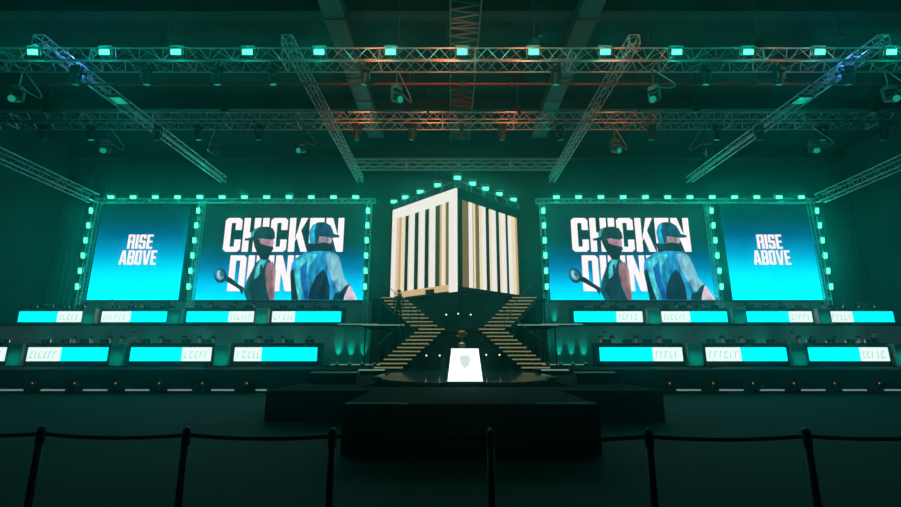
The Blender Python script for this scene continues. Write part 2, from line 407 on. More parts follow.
def side_screen(x0, x1, label):
    r, w, H = screen_body('side_led_screen', x0, x1, label)
    MB().box(-w/2, w/2, 0, .03, 0, H).build('display', glow_ramp('side_picture', SIDE_RAMP, 1.2, noise=.05), r)
    m = MB()
    word(m, 'RISE', -.95, .85, 3.66, 4.72, -.004)
    word(m, 'ABOVE', -1.37, 1.27, 2.5, 3.55, -.004)
    m.build('lettering', pic('text', (243, 246, 247), 1.12), r)
    return r
big_screen(-18.53, -6.6, 'left main screen showing CHICKEN DINNER behind two people in caps')
big_screen(6.48, 18.3, 'right main screen showing CHICKEN DINNER behind two people in caps')
side_screen(-25.9, -19.5, 'blue side screen reading RISE ABOVE at the far left')
side_screen(19.2, 25.66, 'blue side screen reading RISE ABOVE at the far right')

# ------------------------------------------------------------------ stage structure
b = MB(); b.box(-29.9, -3.2, 19.4, 25.6, 0, .95); struct(b.build('floor_lower_tier_left', M_fascia))
b = MB(); b.box(3.2, 29.9, 19.4, 25.6, 0, .95); struct(b.build('floor_lower_tier_right', M_fascia))
for x0, x1, nm in ((-29.9, -5.0, 'left'), (5.0, 29.9, 'right')):
    struct(MB().box(x0, x1, 25.65, 33.9, 0, 3.12).build('floor_upper_tier_' + nm, M_riser))
    struct(MB().box(x0, x1, 25.6, 33.9, 3.12, 3.25).build('trim_upper_tier_' + nm, M_fascia))
# low wall below the screens
for x0, x1, nm in ((-26.2, -6.0, 'left'), (6.0, 26.0, 'right')):
    struct(MB().box(x0, x1, 31.3, 31.4, 3.25, 5.1).build('wall_below_%s_screens' % nm, M_riser))

# centre stage: rounded thrust with black apron and runway
pts = [(2.85 * math.cos(t), 15.85 - 2.85 * math.sin(t)) for t in [PI * i / 28 for i in range(29)]]
pts = [(3.2, 24.6), (3.2, 15.85)] + pts + [(-3.2, 15.85), (-3.2, 24.6)]
nn = len(pts); v = [(x, y, .74) for x, y in pts] + [(x, y, .83) for x, y in pts]
r = empty('rounded_stage', (0, 0, 0), 0, 'glossy dark centre stage with rounded front under the white podium', 'stage')
MB().add(v, [tuple(range(nn)), tuple(range(nn, 2*nn))] + [(i, (i+1) % nn, nn+(i+1) % nn, nn+i) for i in range(nn)]).build('deck', M_deck, r)
v = [(x*.97, y+.08, 0) for x, y in pts] + [(x*.97, y+.08, .74) for x, y in pts]
MB().add(v, [tuple(range(nn)), tuple(range(nn, 2*nn))] + [(i, (i+1) % nn, nn+(i+1) % nn, nn+i) for i in range(nn)]).build('skirt', M_fascia, r)
r = empty('stage_apron', (0, 11.6, 0), 0, 'low black apron platform around the rounded stage front', 'platform')
MB().box(-5.1, -2.95, .0, 7.75, 0, .74).build('platform', M_carpet, r); MB().box(2.95, 4.8, .0, 7.75, 0, .74).build('platform', M_carpet, r)
MB().box(-2.95, 2.95, .0, 1.2, 0, .74).build('platform', M_carpet, r)
r = empty('black_runway', (-.15, 8, 0), 0, 'black block at centre floor in front of the stage, thin lit lines on top', 'platform')
MB().bbox(-2.2, 2.2, 0, 3.55, 0, .82, .02).build('block', M_carpet, r)
MB().box(-2.15, -1.1, -.02, .03, .8, .835).build('edge_strip', G_part if False else G_edge if False else mat('dull_metal_edge', (.3, .3, .28), .4, .6), r)
MB().box(1.1, 2.15, -.02, .03, .8, .835).build('edge_strip', MATS['dull_metal_edge'], r)
# low black side blocks with monitors
for x0, x1, lb in ((-4.9, -3.4, 'left'), (3.4, 4.7, 'right')):
    r = empty('stage_monitor', ((x0+x1)/2, 14.2, .74), 0, 'low black wedge speaker on the apron, %s of the podium' % lb, 'speaker')
    w = (x1-x0)/2
    MB().add([(-w, 0, 0), (w, 0, 0), (w, .5, 0), (-w, .5, 0), (-w, .1, .3), (w, .1, .3), (w, .5, .34), (-w, .5, .34)], [(0,1,2,3), (4,5,6,7), (0,1,5,4), (1,2,6,5), (2,3,7,6), (3,0,4,7)]).build('cabinet', M_blk, r)
    MB().box(-w+.05, w-.05, .53, .55, .03, .28).build('grille', M_alud, r)

# podium
r = empty('podium', (-.08, 13.55, .83), 0, 'glowing white tapered podium with a pale shield at centre stage', 'podium')
def taper(w0, w1, d0, d1, z0, z1):
    return MB().add([(-w0,-d0,z0),(w0,-d0,z0),(w0,d0,z0),(-w0,d0,z0),(-w1,-d1,z1),(w1,-d1,z1),(w1,d1,z1),(-w1,d1,z1)], [(0,1,2,3),(4,5,6,7),(0,1,5,4),(1,2,6,5),(2,3,7,6),(3,0,4,7)])
taper(.505, .395, .35, .26, .03, .93).build('light_box', G_pod, r)
taper(.56, .56, .38, .38, 0, .03).build('base', M_blk, r)
taper(.4, .4, .28, .28, .93, .95).build('top', G_pod, r)
bd = MB().prism([(-.14,.76),(.14,.76),(.15,.6),(.11,.47),(0,.38),(-.11,.47),(-.15,.6)], -.315, -.29); bd.build('shield_emblem', G_badge, r)

# ------------------------------------------------------------------ pedestal, cube
A = math.radians(45); S = 5.72
C0 = Vector((-.12, 23.5, 0)); LV = Vector((-math.cos(A), math.sin(A), 0)); RV = Vector((math.sin(A), math.cos(A), 0))
def frame_face(base, d, nrm):
    """coordinates on a cube face: s along it from the near corner, out = towards the hall"""
    return lambda s, out, z: base + d * s + nrm * out + Vector((0, 0, z))
def slab(mb, F, s0, s1, o0, o1, z0, z1):
    v = [F(s, o, z) for z in (z0, z1) for s, o in ((s0, o0), (s1, o0), (s1, o1), (s0, o1))]
    mb.add(v, [(3,2,1,0),(4,5,6,7),(0,1,5,4),(1,2,6,5),(2,3,7,6),(3,0,4,7)])
cube = empty('led_cube', (C0.x, C0.y, 4.8), 0, 'huge corner-on cube with white and gold vertical light bars above the stairs', 'stage set')
Z = Vector((0, 0, 0))
FL = frame_face(Z, LV, -RV); FR = frame_face(Z, RV, -LV)
HC = 5.8
m = MB(); v = [Z, RV*S, RV*S+LV*S, LV*S]; m.add([p + Vector((0,0,z)) for z in (0, HC) for p in v], [(3,2,1,0),(4,5,6,7),(0,1,5,4),(1,2,6,5),(2,3,7,6),(3,0,4,7)])
m.build('cube_body', mat('cube_body_black', (.01, .014, .013), .8), cube)
GW = glow('cube_white_bar', lin(236, 240, 230), 1.0); GG = glow('cube_gold_bar', lin(196, 164, 112), 1.0)
GP = glow('cube_pink_gold_bar', lin(226, 196, 172), 1.0); GO = glow('cube_brown_bar', lin(112, 98, 62), 1.0); GK = glow('cube_olive_gap', lin(44, 60, 40), 1.0)
GC = glow('cube_cream_bar', lin(232, 224, 190), 1.0)
def bar(F, s0, s1, m_, o=.06, z0=.35, z1=5.25, nm='light_bar'):
    q = MB(); slab(q, F, s0*S, s1*S, -.005, o, z0, z1); return q.build(nm, m_, cube)
for s0, s1, m_ in ((0.878,0.928,GP),(0.841,0.878,GG),(0.789,0.841,GC),(0.703,0.721,GC),(0.631,0.703,GW),(0.543,0.557,GC),(0.468,0.543,GW),(0.380,0.396,GC),(0.309,0.380,GW),(0.237,0.301,GK),(0.210,0.235,GG),(0.190,0.210,GC),(0.175,0.190,GW),(0.155,0.175,GC),(0.111,0.150,GO)):
    bar(FL, s0, s1, m_, .06 if m_ is not GK else .02)
q = MB(); slab(q, FL, 0*S, 0.101*S, -.005, .1, .0, HC); q.build('corner_post', GW, cube)
q = MB(); slab(q, FL, 0.940*S, S, -.005, .1, .0, HC); q.build('outer_post', GW, cube)
q = MB(); slab(q, FL, 0.101*S, 0.940*S, -.005, .1, 5.15, HC); q.build('top_band', GW, cube)
q = MB()
for s0, s1 in ((0.101, .3), (.45, .8), (.88, 0.940)): slab(q, FL, s0*S, s1*S, -.005, .1, .08, .42)
for s0, s1 in ((.3, .45), (.8, .88)): slab(q, FL, s0*S, s1*S, -.005, .1, .33, .42)
q.build('bottom_band', glow('cube_gold_band', lin(205, 180, 135), 1.0), cube)
for s0, s1, m_ in ((0.067,0.147,GO),(0.157,0.203,GW),(0.203,0.219,GG),(0.219,0.245,GC),(0.245,0.303,GO),(0.313,0.346,GC),(0.346,0.406,GW),(0.470,0.493,GC),(0.493,0.570,GW),(0.635,0.653,GC),(0.653,0.734,GW),(0.787,0.837,GW),(0.837,0.901,GC),(0.907,0.939,GG)):
    bar(FR, s0, s1, m_, .06 if m_ is not GO else .03, .3, 5.2)
q = MB(); slab(q, FR, 0, S, -.005, .08, 5.3, HC); q.build('dark_header', M_fascia, cube)
q = MB(); slab(q, FR, 0, S, -.005, .08, 0, .28); q.build('dark_sill', M_fascia, cube)
# nine lamps standing along the top edges of the cube
pos = [FL(s*S, .0, 0) for s in (1.0, .8, .55, .28)] + [FL(0, .0, 0)] + [FR(s*S, 0, 0) for s in (.22, .42, .65, .9)]
m = MB()
zt = 6.25
ring = [FL(S, .05, zt), Vector((0, -.05, zt)), FR(S, .05, zt)]
r = empty('cube_light_rail', (C0.x, C0.y, 4.8), 0, 'pipe rail with small uprights above the front edges of the cube', 'light rail')
MB().path(ring, .035, 6).build('rail', M_alud, r)
m = MB()
for F in (FL, FR):
    for s in (.02, .2, .4, .6, .8, .99): MB().tube(F(s*S, .02, HC), F(s*S, .02, zt), .022, 5).build('upright', M_alud, r)
for i, p in enumerate(pos):
    w = p + C0
    lamp('cube', w.x, w.y - .12, 4.8 + zt + .12, .42, .26, '%s green wash light from the left on the rail above the cube' % ORD[i], 'wash lights on the cube rail', 30, TILT*.7)
for i, p in enumerate([FL(s*S, .12, 0) for s in (.9, .68, .45, .2)] + [FR(s*S, .12, 0) for s in (.12, .35, .55, .75, .95)]):
    w = p + C0; r = empty('spot_fixture', (w.x, w.y, 4.8 + 5.95), 0, '%s little black spotlight from the left under the cube light rail' % ORD[i], 'spotlight', 'little black spotlights over the cube')
    MB().tube((0, .12, .05), (0, -.16, -.08), .09, 10, .11).build('barrel', M_blk, r)
    MB().tube((0, .0, 0), (0, .0, .3), .02, 5).build('bracket', M_alud, r)
    MB().tube((0, -.155, -.078), (0, -.17, -.085), .05, 10).build('lens', G_lamp2, r)

# pedestal under the cube with a doorway to the hall
r = empty('cube_pedestal', (C0.x, C0.y, .83), 0, 'dark angular pedestal carrying the cube between the two stairs', 'pedestal')
q = MB(); PF = .35
a0 = FL(0, 0, 0) + Vector((0, .75, 0))
def dia(s0): return [a0, a0 + RV*(S-s0), a0 + RV*(S-s0) + LV*(S-s0), a0 + LV*(S-s0)]
q.add([p + Vector((0,0,z)) for z in (0, 3.97) for p in dia(.5)], [(3,2,1,0),(4,5,6,7),(0,1,5,4),(1,2,6,5),(2,3,7,6),(3,0,4,7)])
q.build('core', mat('pedestal_green_black', (.035, .05, .045), .55, 0, .3, .8), r)
# landing in front of the pedestal
r = empty('stair_landing', (0, 0, 0), 0, 'dark raised landing between the four stair flights with an opening below', 'landing')
MB().box(-2.2, 2.3, 22.3, 23.95, 2.62, 2.8).build('deck', M_fascia, r)
for x0, x1 in ((-2.2, -.75), (.85, 2.3)): MB().box(x0, x1, 22.5, 22.6, .83, 2.62).build('front_wall', mat('pedestal_green_black', (.035, .05, .045)), r)
MB().box(-.75, .85, 23.85, 23.9, .83, 2.62).build('back_panel', mat('alcove_olive', (.05, .05, .03), .7), r)
MB().box(-.8, -.75, 22.5, 23.9, .83, 2.62).build('side_panel', MATS['alcove_olive'], r); MB().box(.85, .9, 22.5, 23.9, .83, 2.62).build('side_panel', MATS['alcove_olive'], r)

# stairs --------------------------------------------------------
def flight(x0, y0, z0, x1, y1, z1, n, w, label, nm):
    """n treads from the foot (x0,y0,z0) to the head (x1,y1,z1); nosings run across the hall"""
    r = empty('stair_flight', (x0, y0, z0), 0, label, 'stairs', 'the four stair flights around the cube')
    dx, dy, dz = (x1-x0)/n, (y1-y0)/n, (z1-z0)/n
    tr = MB(); rs = MB()
    for k in range(n):
        cx, cy, z = dx*(k+.5), dy*(k+.5), dz*(k+1)
        hy = abs(dy)/2 + .13
        MB().box(cx-w/2, cx+w/2, cy-hy, cy+hy, z-.05, z).build('tread', M_tread, r)
        MB().box(cx-w/2, cx+w/2, cy-hy-.02, cy-hy, z-.058, z+.0).build('nosing_strip', G_nose, r)
    for s in (-1, 1):
        q = MB(); a = Vector((s*w/2*.92, 0, -.06)); b_ = Vector((x1-x0 + s*w/2*.92, y1-y0, z1-z0-.06))
        q.add([a+Vector((-.04,0,-.12)), a+Vector((.04,0,-.12)), b_+Vector((.04,0,-.12)), b_+Vector((-.04,0,-.12)), a+Vector((-.04,0,.0)), a+Vector((.04,0,.0)), b_+Vector((.04,0,.0)), b_+Vector((-.04,0,.0))],
              [(3,2,1,0),(4,5,6,7),(0,1,5,4),(1,2,6,5),(2,3,7,6),(3,0,4,7)])
        q.build('stringer', M_blk, r)
    s = -1 if x0 < 0 else 1
    side = s * w/2
    for k in (0, n-1):
        cx, cy, z = dx*(k+.5), dy*(k+.5), dz*(k+1)
        MB().tube((cx+side, cy, z-.1), (cx+side, cy, z+.95), .022, 6).build('handrail_post', M_blk, r)
    a = Vector((dx*.5+side, dy*.5, dz+.93)); b_ = Vector((dx*(n-.5)+side, dy*(n-.5), dz*n+.93))
    MB().tube(a, b_, .02, 6).build('handrail', M_alud, r)
    # legs to the floor below so the head of the flight is carried
    for s2 in (-1, 1):
        MB().tube((x1-x0+s2*w/2*.9-dx*.5, y1-y0, z1-z0-.15), (x1-x0+s2*w/2*.9-dx*.5, y1-y0, .83-z0), .04, 6).build('leg', M_blk, r)
    return r
flight(-3.4, 20.9, .83, -1.35, 22.6, 2.8, 11, 1.3, 'lower left stair flight with golden edges rising from the stage', 'L')
flight(3.45, 20.9, .83, 1.45, 22.6, 2.8, 11, 1.3, 'lower right stair flight with golden edges rising from the stage', 'R')
flight(-1.75, 22.9, 2.8, -3.8, 25.0, 4.64, 9, 1.35, 'upper left stair flight with golden edges under the cube corner', 'L')
flight(1.8, 22.9, 2.8, 3.7, 25.0, 4.64, 9, 1.35, 'upper right stair flight with golden edges under the cube corner', 'R')
# galleries at the heads of the upper flights
for x0, x1, lb in ((-5.0, -3.5, 'left'), (3.4, 4.9, 'right')):
    r = empty('stair_gallery', ((x0+x1)/2, 25.3, 4.57), 0, 'small dark platform at the head of the upper %s stair' % lb, 'platform')
    w = (x1-x0)/2
    MB().box(-w, w, 0, 1.1, -.1, .07).build('deck', M_fascia, r)
    for sx in (-w+.06, w-.06):
        for yy in (.06, 1.0): MB().tube((sx, yy, -.1), (sx, yy, -3.8), .04, 6).build('leg', M_blk, r)
for x0, x1, lb in ((-5.0, -2.85, 'left'), (2.9, 5.0, 'right')):
    r = empty('side_walkway', ((x0+x1)/2, 22.95, 3.0), 0, 'narrow dark walkway joining the upper tier to the %s stairs' % lb, 'platform')
    w = (x1-x0)/2
    MB().box(-w, w, 0, .75, -.1, .05).build('deck', M_fascia, r)
    sx = -1 if lb == 'left' else 1
    MB().box(sx*w - .7*(sx > 0), sx*w + .7*(sx < 0), .75, 2.65, -.1, .05).build('side_deck', M_fascia, r)
    MB().box(-w, w, -.02, 0, -.01, .04).build('edge_strip', G_edge, r)
    for xx in (-w+.1, w-.1): MB().tube((xx, .35, -.1), (xx, .35, -2.15), .04, 6).build('leg', M_blk, r)
# lit edges on the tiers
def strip(x0, x1, y, z, label):
    r = empty('edge_light_strip', ((x0+x1)/2, y, z), 0, label, 'light strip')
    w = (x1-x0)/2
    MB().box(-w, w, 0, .05, -.03, .03).build('channel', M_alud, r)
    MB().box(-w+.02, w-.02, -.012, .0, -.022, .03).build('diffuser', G_edge, r)
strip(-7.2, -4.3, 25.5, .98, 'pale light strip at the foot of the tier wall left of the stairs')
strip(4.5, 7.0, 25.5, .98, 'pale light strip at the foot of the tier wall right of the stairs')
strip(-6.9, -4.6, 25.5, 3.2, 'thin pale light strip on the upper tier edge left of the stairs')
strip(4.6, 7.0, 25.5, 3.2, 'thin pale light strip on the upper tier edge right of the stairs')
strip(-4.4, -3.25, 19.38, .93, 'short pale light strip on the stage edge left of the podium')
strip(3.3, 4.5, 19.38, .93, 'short pale light strip on the stage edge right of the podium')

# uplights at the foot of the tier walls
def uplight(x, y, z, label, group, pw=85, first=[None]):
    if first[0] is None:
        r = empty('uplight', (0, 0, 0)); first[0] = r
        MB().bbox(-.09, .09, -.07, .07, 0, .12, .02).build('housing', M_blk, r)
        MB().box(-.06, .06, -.04, .04, .12, .128).build('lens', G_lamp, r)
        light('uplight_beam', 'SPOT', (0, -.02, .16), TEAL, pw, r, .03, (PI - math.radians(16), 0, 0), math.radians(38), .9)
    else: r = dup(first[0])
    r.location = (x, y, z); tag(r, label, 'uplight', group); return r
k = 0
LX = [-6.8, -6.1, -5.4, -4.7]; RX = [4.9, 5.6, 6.3, 7.0]
for i, x in enumerate(LX): uplight(x, 25.42, .95, '%s uplight from the left at the lower tier wall beside the left stair' % ORD[i], 'uplights beside the left stair')
for i, x in enumerate(RX): uplight(x, 25.42, .95, '%s uplight from the left at the lower tier wall beside the right stair' % ORD[i], 'uplights beside the right stair')
for i, x in enumerate([-23.4, -20.9, -17.3, -14.5, -12.0, -9.2]): uplight(x, 25.42, .95, '%s uplight from the left behind the lower left desks' % ORD[i], 'uplights behind the lower left desks')
for i, x in enumerate([8.9, 11.9, 14.6, 17.1, 19.6, 22.4]): uplight(x, 25.42, .95, '%s uplight from the left behind the lower right desks' % ORD[i], 'uplights behind the lower right desks')
for i, x in enumerate([5.7+.35, 6.75]): uplight(x, 31.1, 3.25, '%s uplight from the left below the right main screen' % ORD[i], 'uplights below the right main screen')

# ------------------------------------------------------------------ team desks
def desk(x0, x1, y, zdeck, zs0, zs1, white, frac, tier, idx, n):
    side = 'left' if x0 < 0 else 'right'
    wl = 'white name panel at its %s end' % ('left' if white == 'L' else 'right')
    lab = '%s tier team desk, %s from the left, %s' % (tier, ORD[idx], wl)
    r = empty('team_desk', ((x0+x1)/2, y, zdeck), 0, lab, 'desk', 'team desks on the %s tier' % tier)
    w = (x1-x0)/2; a, b_ = zs0 - zdeck, zs1 - zdeck; top = b_ + .17
    MB().bbox(-w-.12, w+.12, .03, .13, 0, top, .015).build('front_panel', M_blk, r)
    MB().bbox(-w-.15, w+.15, .0, .85, top, top+.04, .01).build('desktop', M_blk, r)
    for s in (-1, 1): MB().box(s*(w+.08)-.03, s*(w+.08)+.03, .13, .82, 0, top).build('side_panel', M_blk, r)
    split = -w + 2*w*frac if white == 'L' else w - 2*w*frac
    cy = (split, w) if white == 'L' else (-w, split); wh = (-w, split) if white == 'L' else (split, w)
    MB().box(cy[0], cy[1], 0, .03, a, b_).build('cyan_screen', G_cyan, r)
    p = MB().box(wh[0], wh[1], 0, .03, a, b_).build('white_screen', G_white, r)
    # pale unreadable name block
    m = MB(); x = wh[0] + .12; random.seed(idx * 7 + int(zdeck * 10) + (3 if x0 > 0 else 0)); h = b_ - a
    while x < wh[1] - .25:
        lw = random.choice((.12, .16, .2)); sl = .05
        m.prism([(x, a+.2*h), (x+.05, a+.2*h), (x+.05+sl, a+.72*h), (x+sl, a+.72*h)], -.006, .0)
        if random.random() < .7: m.prism([(x+.05, a+.62*h), (x+lw, a+.62*h), (x+lw+.01, a+.72*h), (x+.05, a+.72*h)], -.006, .0)
        if random.random() < .5: m.prism([(x+.05, a+.2*h), (x+lw-.02, a+.2*h), (x+lw-.01, a+.3*h), (x+.05, a+.3*h)], -.006, .0)
        x += lw + .08
    m.build('name_lettering', G_mark, r)
    return r, w, top
LOW = [(-27.0, -22.95, 'R', .3), (-21.84, -17.8, 'L', .42), (-16.65, -12.57, 'R', .36), (-11.4, -7.23, 'L', .33), (7.03, 11.2, 'R', .36), (12.4, 16.46, 'L', .43), (17.57, 21.6, 'R', .36), (22.76, 26.9, 'L', .4)]
UP = [(-27.5, -23.5, 'R', .39), (-22.3, -18.2, 'L', .44), (-17.0, -12.8, 'R', .37), (-11.65, -7.34, 'L', .33), (7.22, 11.5, 'R', .38), (12.7, 16.8, 'L', .43), (18.0, 22.1, 'R', .35), (23.2, 27.2, 'L', .36)]
desks = []
for i, (x0, x1, wside, fr) in enumerate(LOW): desks.append(('lower', i, x0, x1, 23.0, .95) + desk(x0, x1, 23.0, .95, 1.22, 1.9, wside, fr, 'lower', i, len(LOW)))
for i, (x0, x1, wside, fr) in enumerate(UP): desks.append(('upper', i, x0, x1, 28.0, 3.25) + desk(x0, x1, 28.0, 3.25, 3.48, 4.15, wside, fr, 'upper', i, len(UP)))

# partitions between desks
def partition(x, y, z, w, h, label, group):
    r = empty('lit_partition', (x, y, z), 0, label, 'partition box', group)
    MB().bbox(-w/2, w/2, 0, .35, .05, h, .02).build('panel', M_part, r)
    MB().box(-w/2-.03, w/2+.03, -.02, .38, 0, .05).build('base', M_blk, r)
    light('partition_glow', 'SPOT', (0, -1.2, .15), TEAL, 22, r, .05, (math.radians(100), 0, 0), math.radians(45), .9)
    bx = MB().bbox(-.1, .1, -1.3, -1.15, -.0, .1, .02).build('foot_lamp', M_blk, r)
    return r
lowp = [(-22.4, .75), (-17.25, .7), (-12.0, .75), (11.8, .75), (17.0, .75), (22.15, .6)]
upp = [(-22.9, .8), (-17.6, .9), (-12.2, .8), (12.1, .8), (17.4, .85), (22.65, .8)]
for i, (x, w) in enumerate(lowp): partition(x, 22.9, .95, w, 1.12, '%s lit partition box from the left between lower tier desks' % ORD[i], 'partition boxes on the lower tier')
for i, (x, w) in enumerate(upp): partition(x, 27.7, 3.25, w, 1.05, '%s lit partition box from the left between upper tier desks' % ORD[i], 'partition boxes on the upper tier')

# monitors
mon = None
def monitor(x, y, z, label, group):
    global mon
    if mon is None:
        mon = r = empty('gaming_monitor', (0, 0, 0))
        MB().bbox(-.24, .24, -.02, .02, .02, .2, .01).build('housing', M_blk, r)
        MB().box(-.23, .23, .021, .026, .03, .19).build('screen', G_mon, r)
        m = MB(); m.box(-.03, .03, -.05, -.02, 0, .14); m.box(-.12, .12, -.1, .1, 0, .015); m.build('stand', M_alud, r)
    else: r = dup(mon)
    r.location = (x, y, z); return tag(r, label, 'monitor', group)
for tier, i, x0, x1, y, zd, r, w, top in desks:
    for k in range(4):
        monitor((x0+x1)/2 + (k-1.5)*(2*w/4), y+.35, zd+top+.04, '%s monitor from the left on the %s desk from the left, %s tier' % (ORD[k], ORD[i], tier), 'monitors on the %s tier desks' % tier)

# ------------------------------------------------------------------ people
def skin_body(name, V, E_, Rr, m_):
    me = D.meshes.new(name); me.from_pydata([Vector(v) for v in V], E_, []); o = D.objects.new(name, me); COL.objects.link(o)
    o.modifiers.new('skin', 'SKIN')
    sv = me.skin_vertices[0].data if me.skin_vertices else None
    if sv is None:
        bm = bmesh.new(); bm.from_mesh(me); bm.verts.layers.skin.verify(); bm.to_mesh(me); bm.free(); sv = me.skin_vertices[0].data
    for i, q in enumerate(Rr): sv[i].radius = (q, q) if not isinstance(q, tuple) else q
    sv[0].use_root = True
    md = o.modifiers.new('sub', 'SUBSURF'); md.levels = 1; md.render_levels = 1
    dg = bpy.context.evaluated_depsgraph_get(); me2 = D.meshes.new_from_object(o.evaluated_get(dg))
    D.objects.remove(o); me2.name = name; me2.materials.clear(); me2.materials.append(m_)
    me2.polygons.foreach_set('use_smooth', [True] * len(me2.polygons)); return me2
def addm(name, me, parent):
    o = D.objects.new(name, me); COL.objects.link(o); o.parent = parent; return o
# seated: origin on the floor under the seat, facing -y (the hall); feet on the floor
def seated_mesh(name, m_):
    V = [(0,0,.52),(0,-.01,.75),(0,-.02,.96),(0,-.03,1.05),(0,-.05,1.12),(0,-.06,1.24),
         (-.1,-.02,.5),(-.13,-.42,.52),(-.13,-.44,.08),(-.13,-.56,.04),
         (.1,-.02,.5),(.13,-.42,.52),(.13,-.44,.08),(.13,-.56,.04),
         (-.18,-.02,.99),(-.25,-.14,.78),(-.18,-.4,.85),(-.17,-.5,.87),(.18,-.02,.99),(.25,-.14,.78),(.18,-.4,.85),(.17,-.5,.87)]
    E_ = [(0,1),(1,2),(2,3),(3,4),(4,5),(0,6),(6,7),(7,8),(8,9),(0,10),(10,11),(11,12),(12,13),(2,14),(14,15),(15,16),(16,17),(2,18),(18,19),(19,20),(20,21)]
    R_ = [(.15,.12),(.14,.11),(.13,.1),.055,.06,.1,.09,.065,.045,.04,.09,.065,.045,.04,.065,.05,.038,.032,.065,.05,.038,.032]
    return skin_body(name, V, E_, R_, m_)
def standing_mesh(name, m_):
    V = [(0,0,.95),(0,0,1.15),(0,0,1.4),(0,0,1.5),(0,-.02,1.56),(0,-.03,1.66),
         (-.09,0,.88),(-.1,-.01,.5),(-.11,.02,.09),(-.12,-.12,.04),(.09,0,.88),(.1,-.03,.5),(.11,0,.09),(.12,-.14,.04),
         (-.19,0,1.42),(-.25,.02,1.14),(-.23,-.08,.9),(-.22,-.12,.82),(.19,0,1.42),(.25,.02,1.14),(.23,-.08,.9),(.22,-.12,.82)]
    E_ = [(0,1),(1,2),(2,3),(3,4),(4,5),(0,6),(6,7),(7,8),(8,9),(0,10),(10,11),(11,12),(12,13),(2,14),(14,15),(15,16),(16,17),(2,18),(18,19),(19,20),(20,21)]
    R_ = [(.14,.1),(.13,.1),(.14,.1),.055,.06,.1,.085,.06,.045,.04,.085,.06,.045,.04,.06,.048,.036,.03,.06,.048,.036,.03]
    return skin_body(name, V, E_, R_, m_)
shirts = {'white': (.75,.75,.72), 'grey': (.3,.3,.3), 'red': (.5,.1,.1), 'dark': (.03,.03,.035), 'tan': (.5,.42,.28)}
def person_material(nm, col, zneck):
    """body mesh in one piece: clothing below the neck line, skin above it"""
    m = mat('person_' + nm, col, .8)
    nt = m.node_tree; b_ = nt.nodes['Principled BSDF']
    if any(n_.type == 'MIX' for n_ in nt.nodes): return m
    src = b_.inputs['Base Color'].links[0].from_socket
    tc = nt.nodes.new('ShaderNodeTexCoord'); sp = nt.nodes.new('ShaderNodeSeparateXYZ'); nt.links.new(tc.outputs['Object'], sp.inputs[0])
    gt = nt.nodes.new('ShaderNodeMath'); gt.operation = 'GREATER_THAN'; gt.inputs[1].default_value = zneck; nt.links.new(sp.outputs['Z'], gt.inputs[0])
    mx = nt.nodes.new('ShaderNodeMix'); mx.data_type = 'RGBA'; nt.links.new(gt.outputs[0], mx.inputs[0]); nt.links.new(src, mx.inputs[6]); mx.inputs[7].default_value = (.5, .33, .25, 1)
    nt.links.new(mx.outputs[2], b_.inputs['Base Color']); return m
seat_me = {}
def sphere_part(name, c, rx, ry, rz, m_, parent, zmin=None, n=12):
    pr = []
    q = MB()
    ks = 7
    rings = []
    for k_ in range(ks + 1):
        th = -PI/2 + PI * k_ / ks; z = math.sin(th)
        if zmin is not None: z = max(z, zmin)
        rings.append((max(.02, math.sqrt(max(0, 1 - z*z))), z))
    v = []; f = []
    for rr, z in rings:
        for i in range(n):
            t = 2*PI*i/n; v.append((c[0]+rx*rr*math.cos(t), c[1]+ry*rr*math.sin(t), c[2]+rz*z))
    for k_ in range(ks):
        for i in range(n):
            j = (i+1) % n; f.append((k_*n+i, k_*n+j, (k_+1)*n+j, (k_+1)*n+i))
    f += [tuple(range(n-1, -1, -1)), tuple(range(ks*n, (ks+1)*n))]
    return q.add(v, f).build(name, m_, parent, smooth=True)
head_me = {}
def head_parts(r, z, y, headset=True):
    """hair, nose, ears, headset as children of the person"""
    key = (z, headset)
    if key not in head_me:
        L = []
        h = sphere_part('hair', (0, y+.025, z+.03), .108, .115, .115, M_hair, r, -.1); L.append(h)
        f = MB(); f.prism([(-.018, z-.03), (.018, z-.03), (.008, z+.02), (-.008, z+.02)], y-.125, y-.08)
        for s in (-1, 1): f.box(s*.1-.012, s*.1+.012, y-.02, y+.02, z-.035, z+.03)
        L.append(f.build('nose_and_ears', M_skin, r))
        e = MB()
        for s in (-1, 1): e.box(s*.036-.013, s*.036+.013, y-.104, y-.085, z+.003, z+.014)
        e.box(-.025, .025, y-.1, y-.08, z-.062, z-.054)
        L.append(e.build('eyes_and_mouth', M_hair, r))
        if headset:
            g = MB()
            for s in (-1, 1): g.tube((s*.1, y, z), (s*.14, y, z), .045, 10)
            g.path([(.12*math.cos(t), y, z+.02+.135*math.sin(t)) for t in [PI*i/8 for i in range(9)]], .012, 5)
            L.append(g.build('headset', M_blk, r))
        head_me[key] = [(o.name.split('.')[0], o.data) for o in L]
    else:
        for nm, me in head_me[key]: addm(nm, me, r)
chair0 = None
def gaming_chair(x, y, z, label, group):
    global chair0
    if chair0 is None:
        chair0 = r = empty('gaming_chair', (0, 0, 0))
        MB().bbox(-.25, .25, -.25, .24, .4, .48, .03).build('seat', M_blk, r)
        MB().add([(-.24,.2,.46),(.24,.2,.46),(.24,.28,.46),(-.24,.28,.46),(-.2,.3,1.12),(.2,.3,1.12),(.2,.37,1.1),(-.2,.37,1.1)], [(3,2,1,0),(4,5,6,7),(0,1,5,4),(1,2,6,5),(2,3,7,6),(3,0,4,7)]).build('backrest', M_blk, r)
        m = MB(); m.tube((0,0,.08), (0,0,.4), .03, 8)
        for i in range(5):
            t = 2*PI*i/5; m.tube((0,0,.09), (.28*math.cos(t), .28*math.sin(t), .05), .022, 5)
        m.build('base', M_alud, r)
    else: r = dup(chair0)
    r.location = (x, y, z); return tag(r, label, 'chair', group)
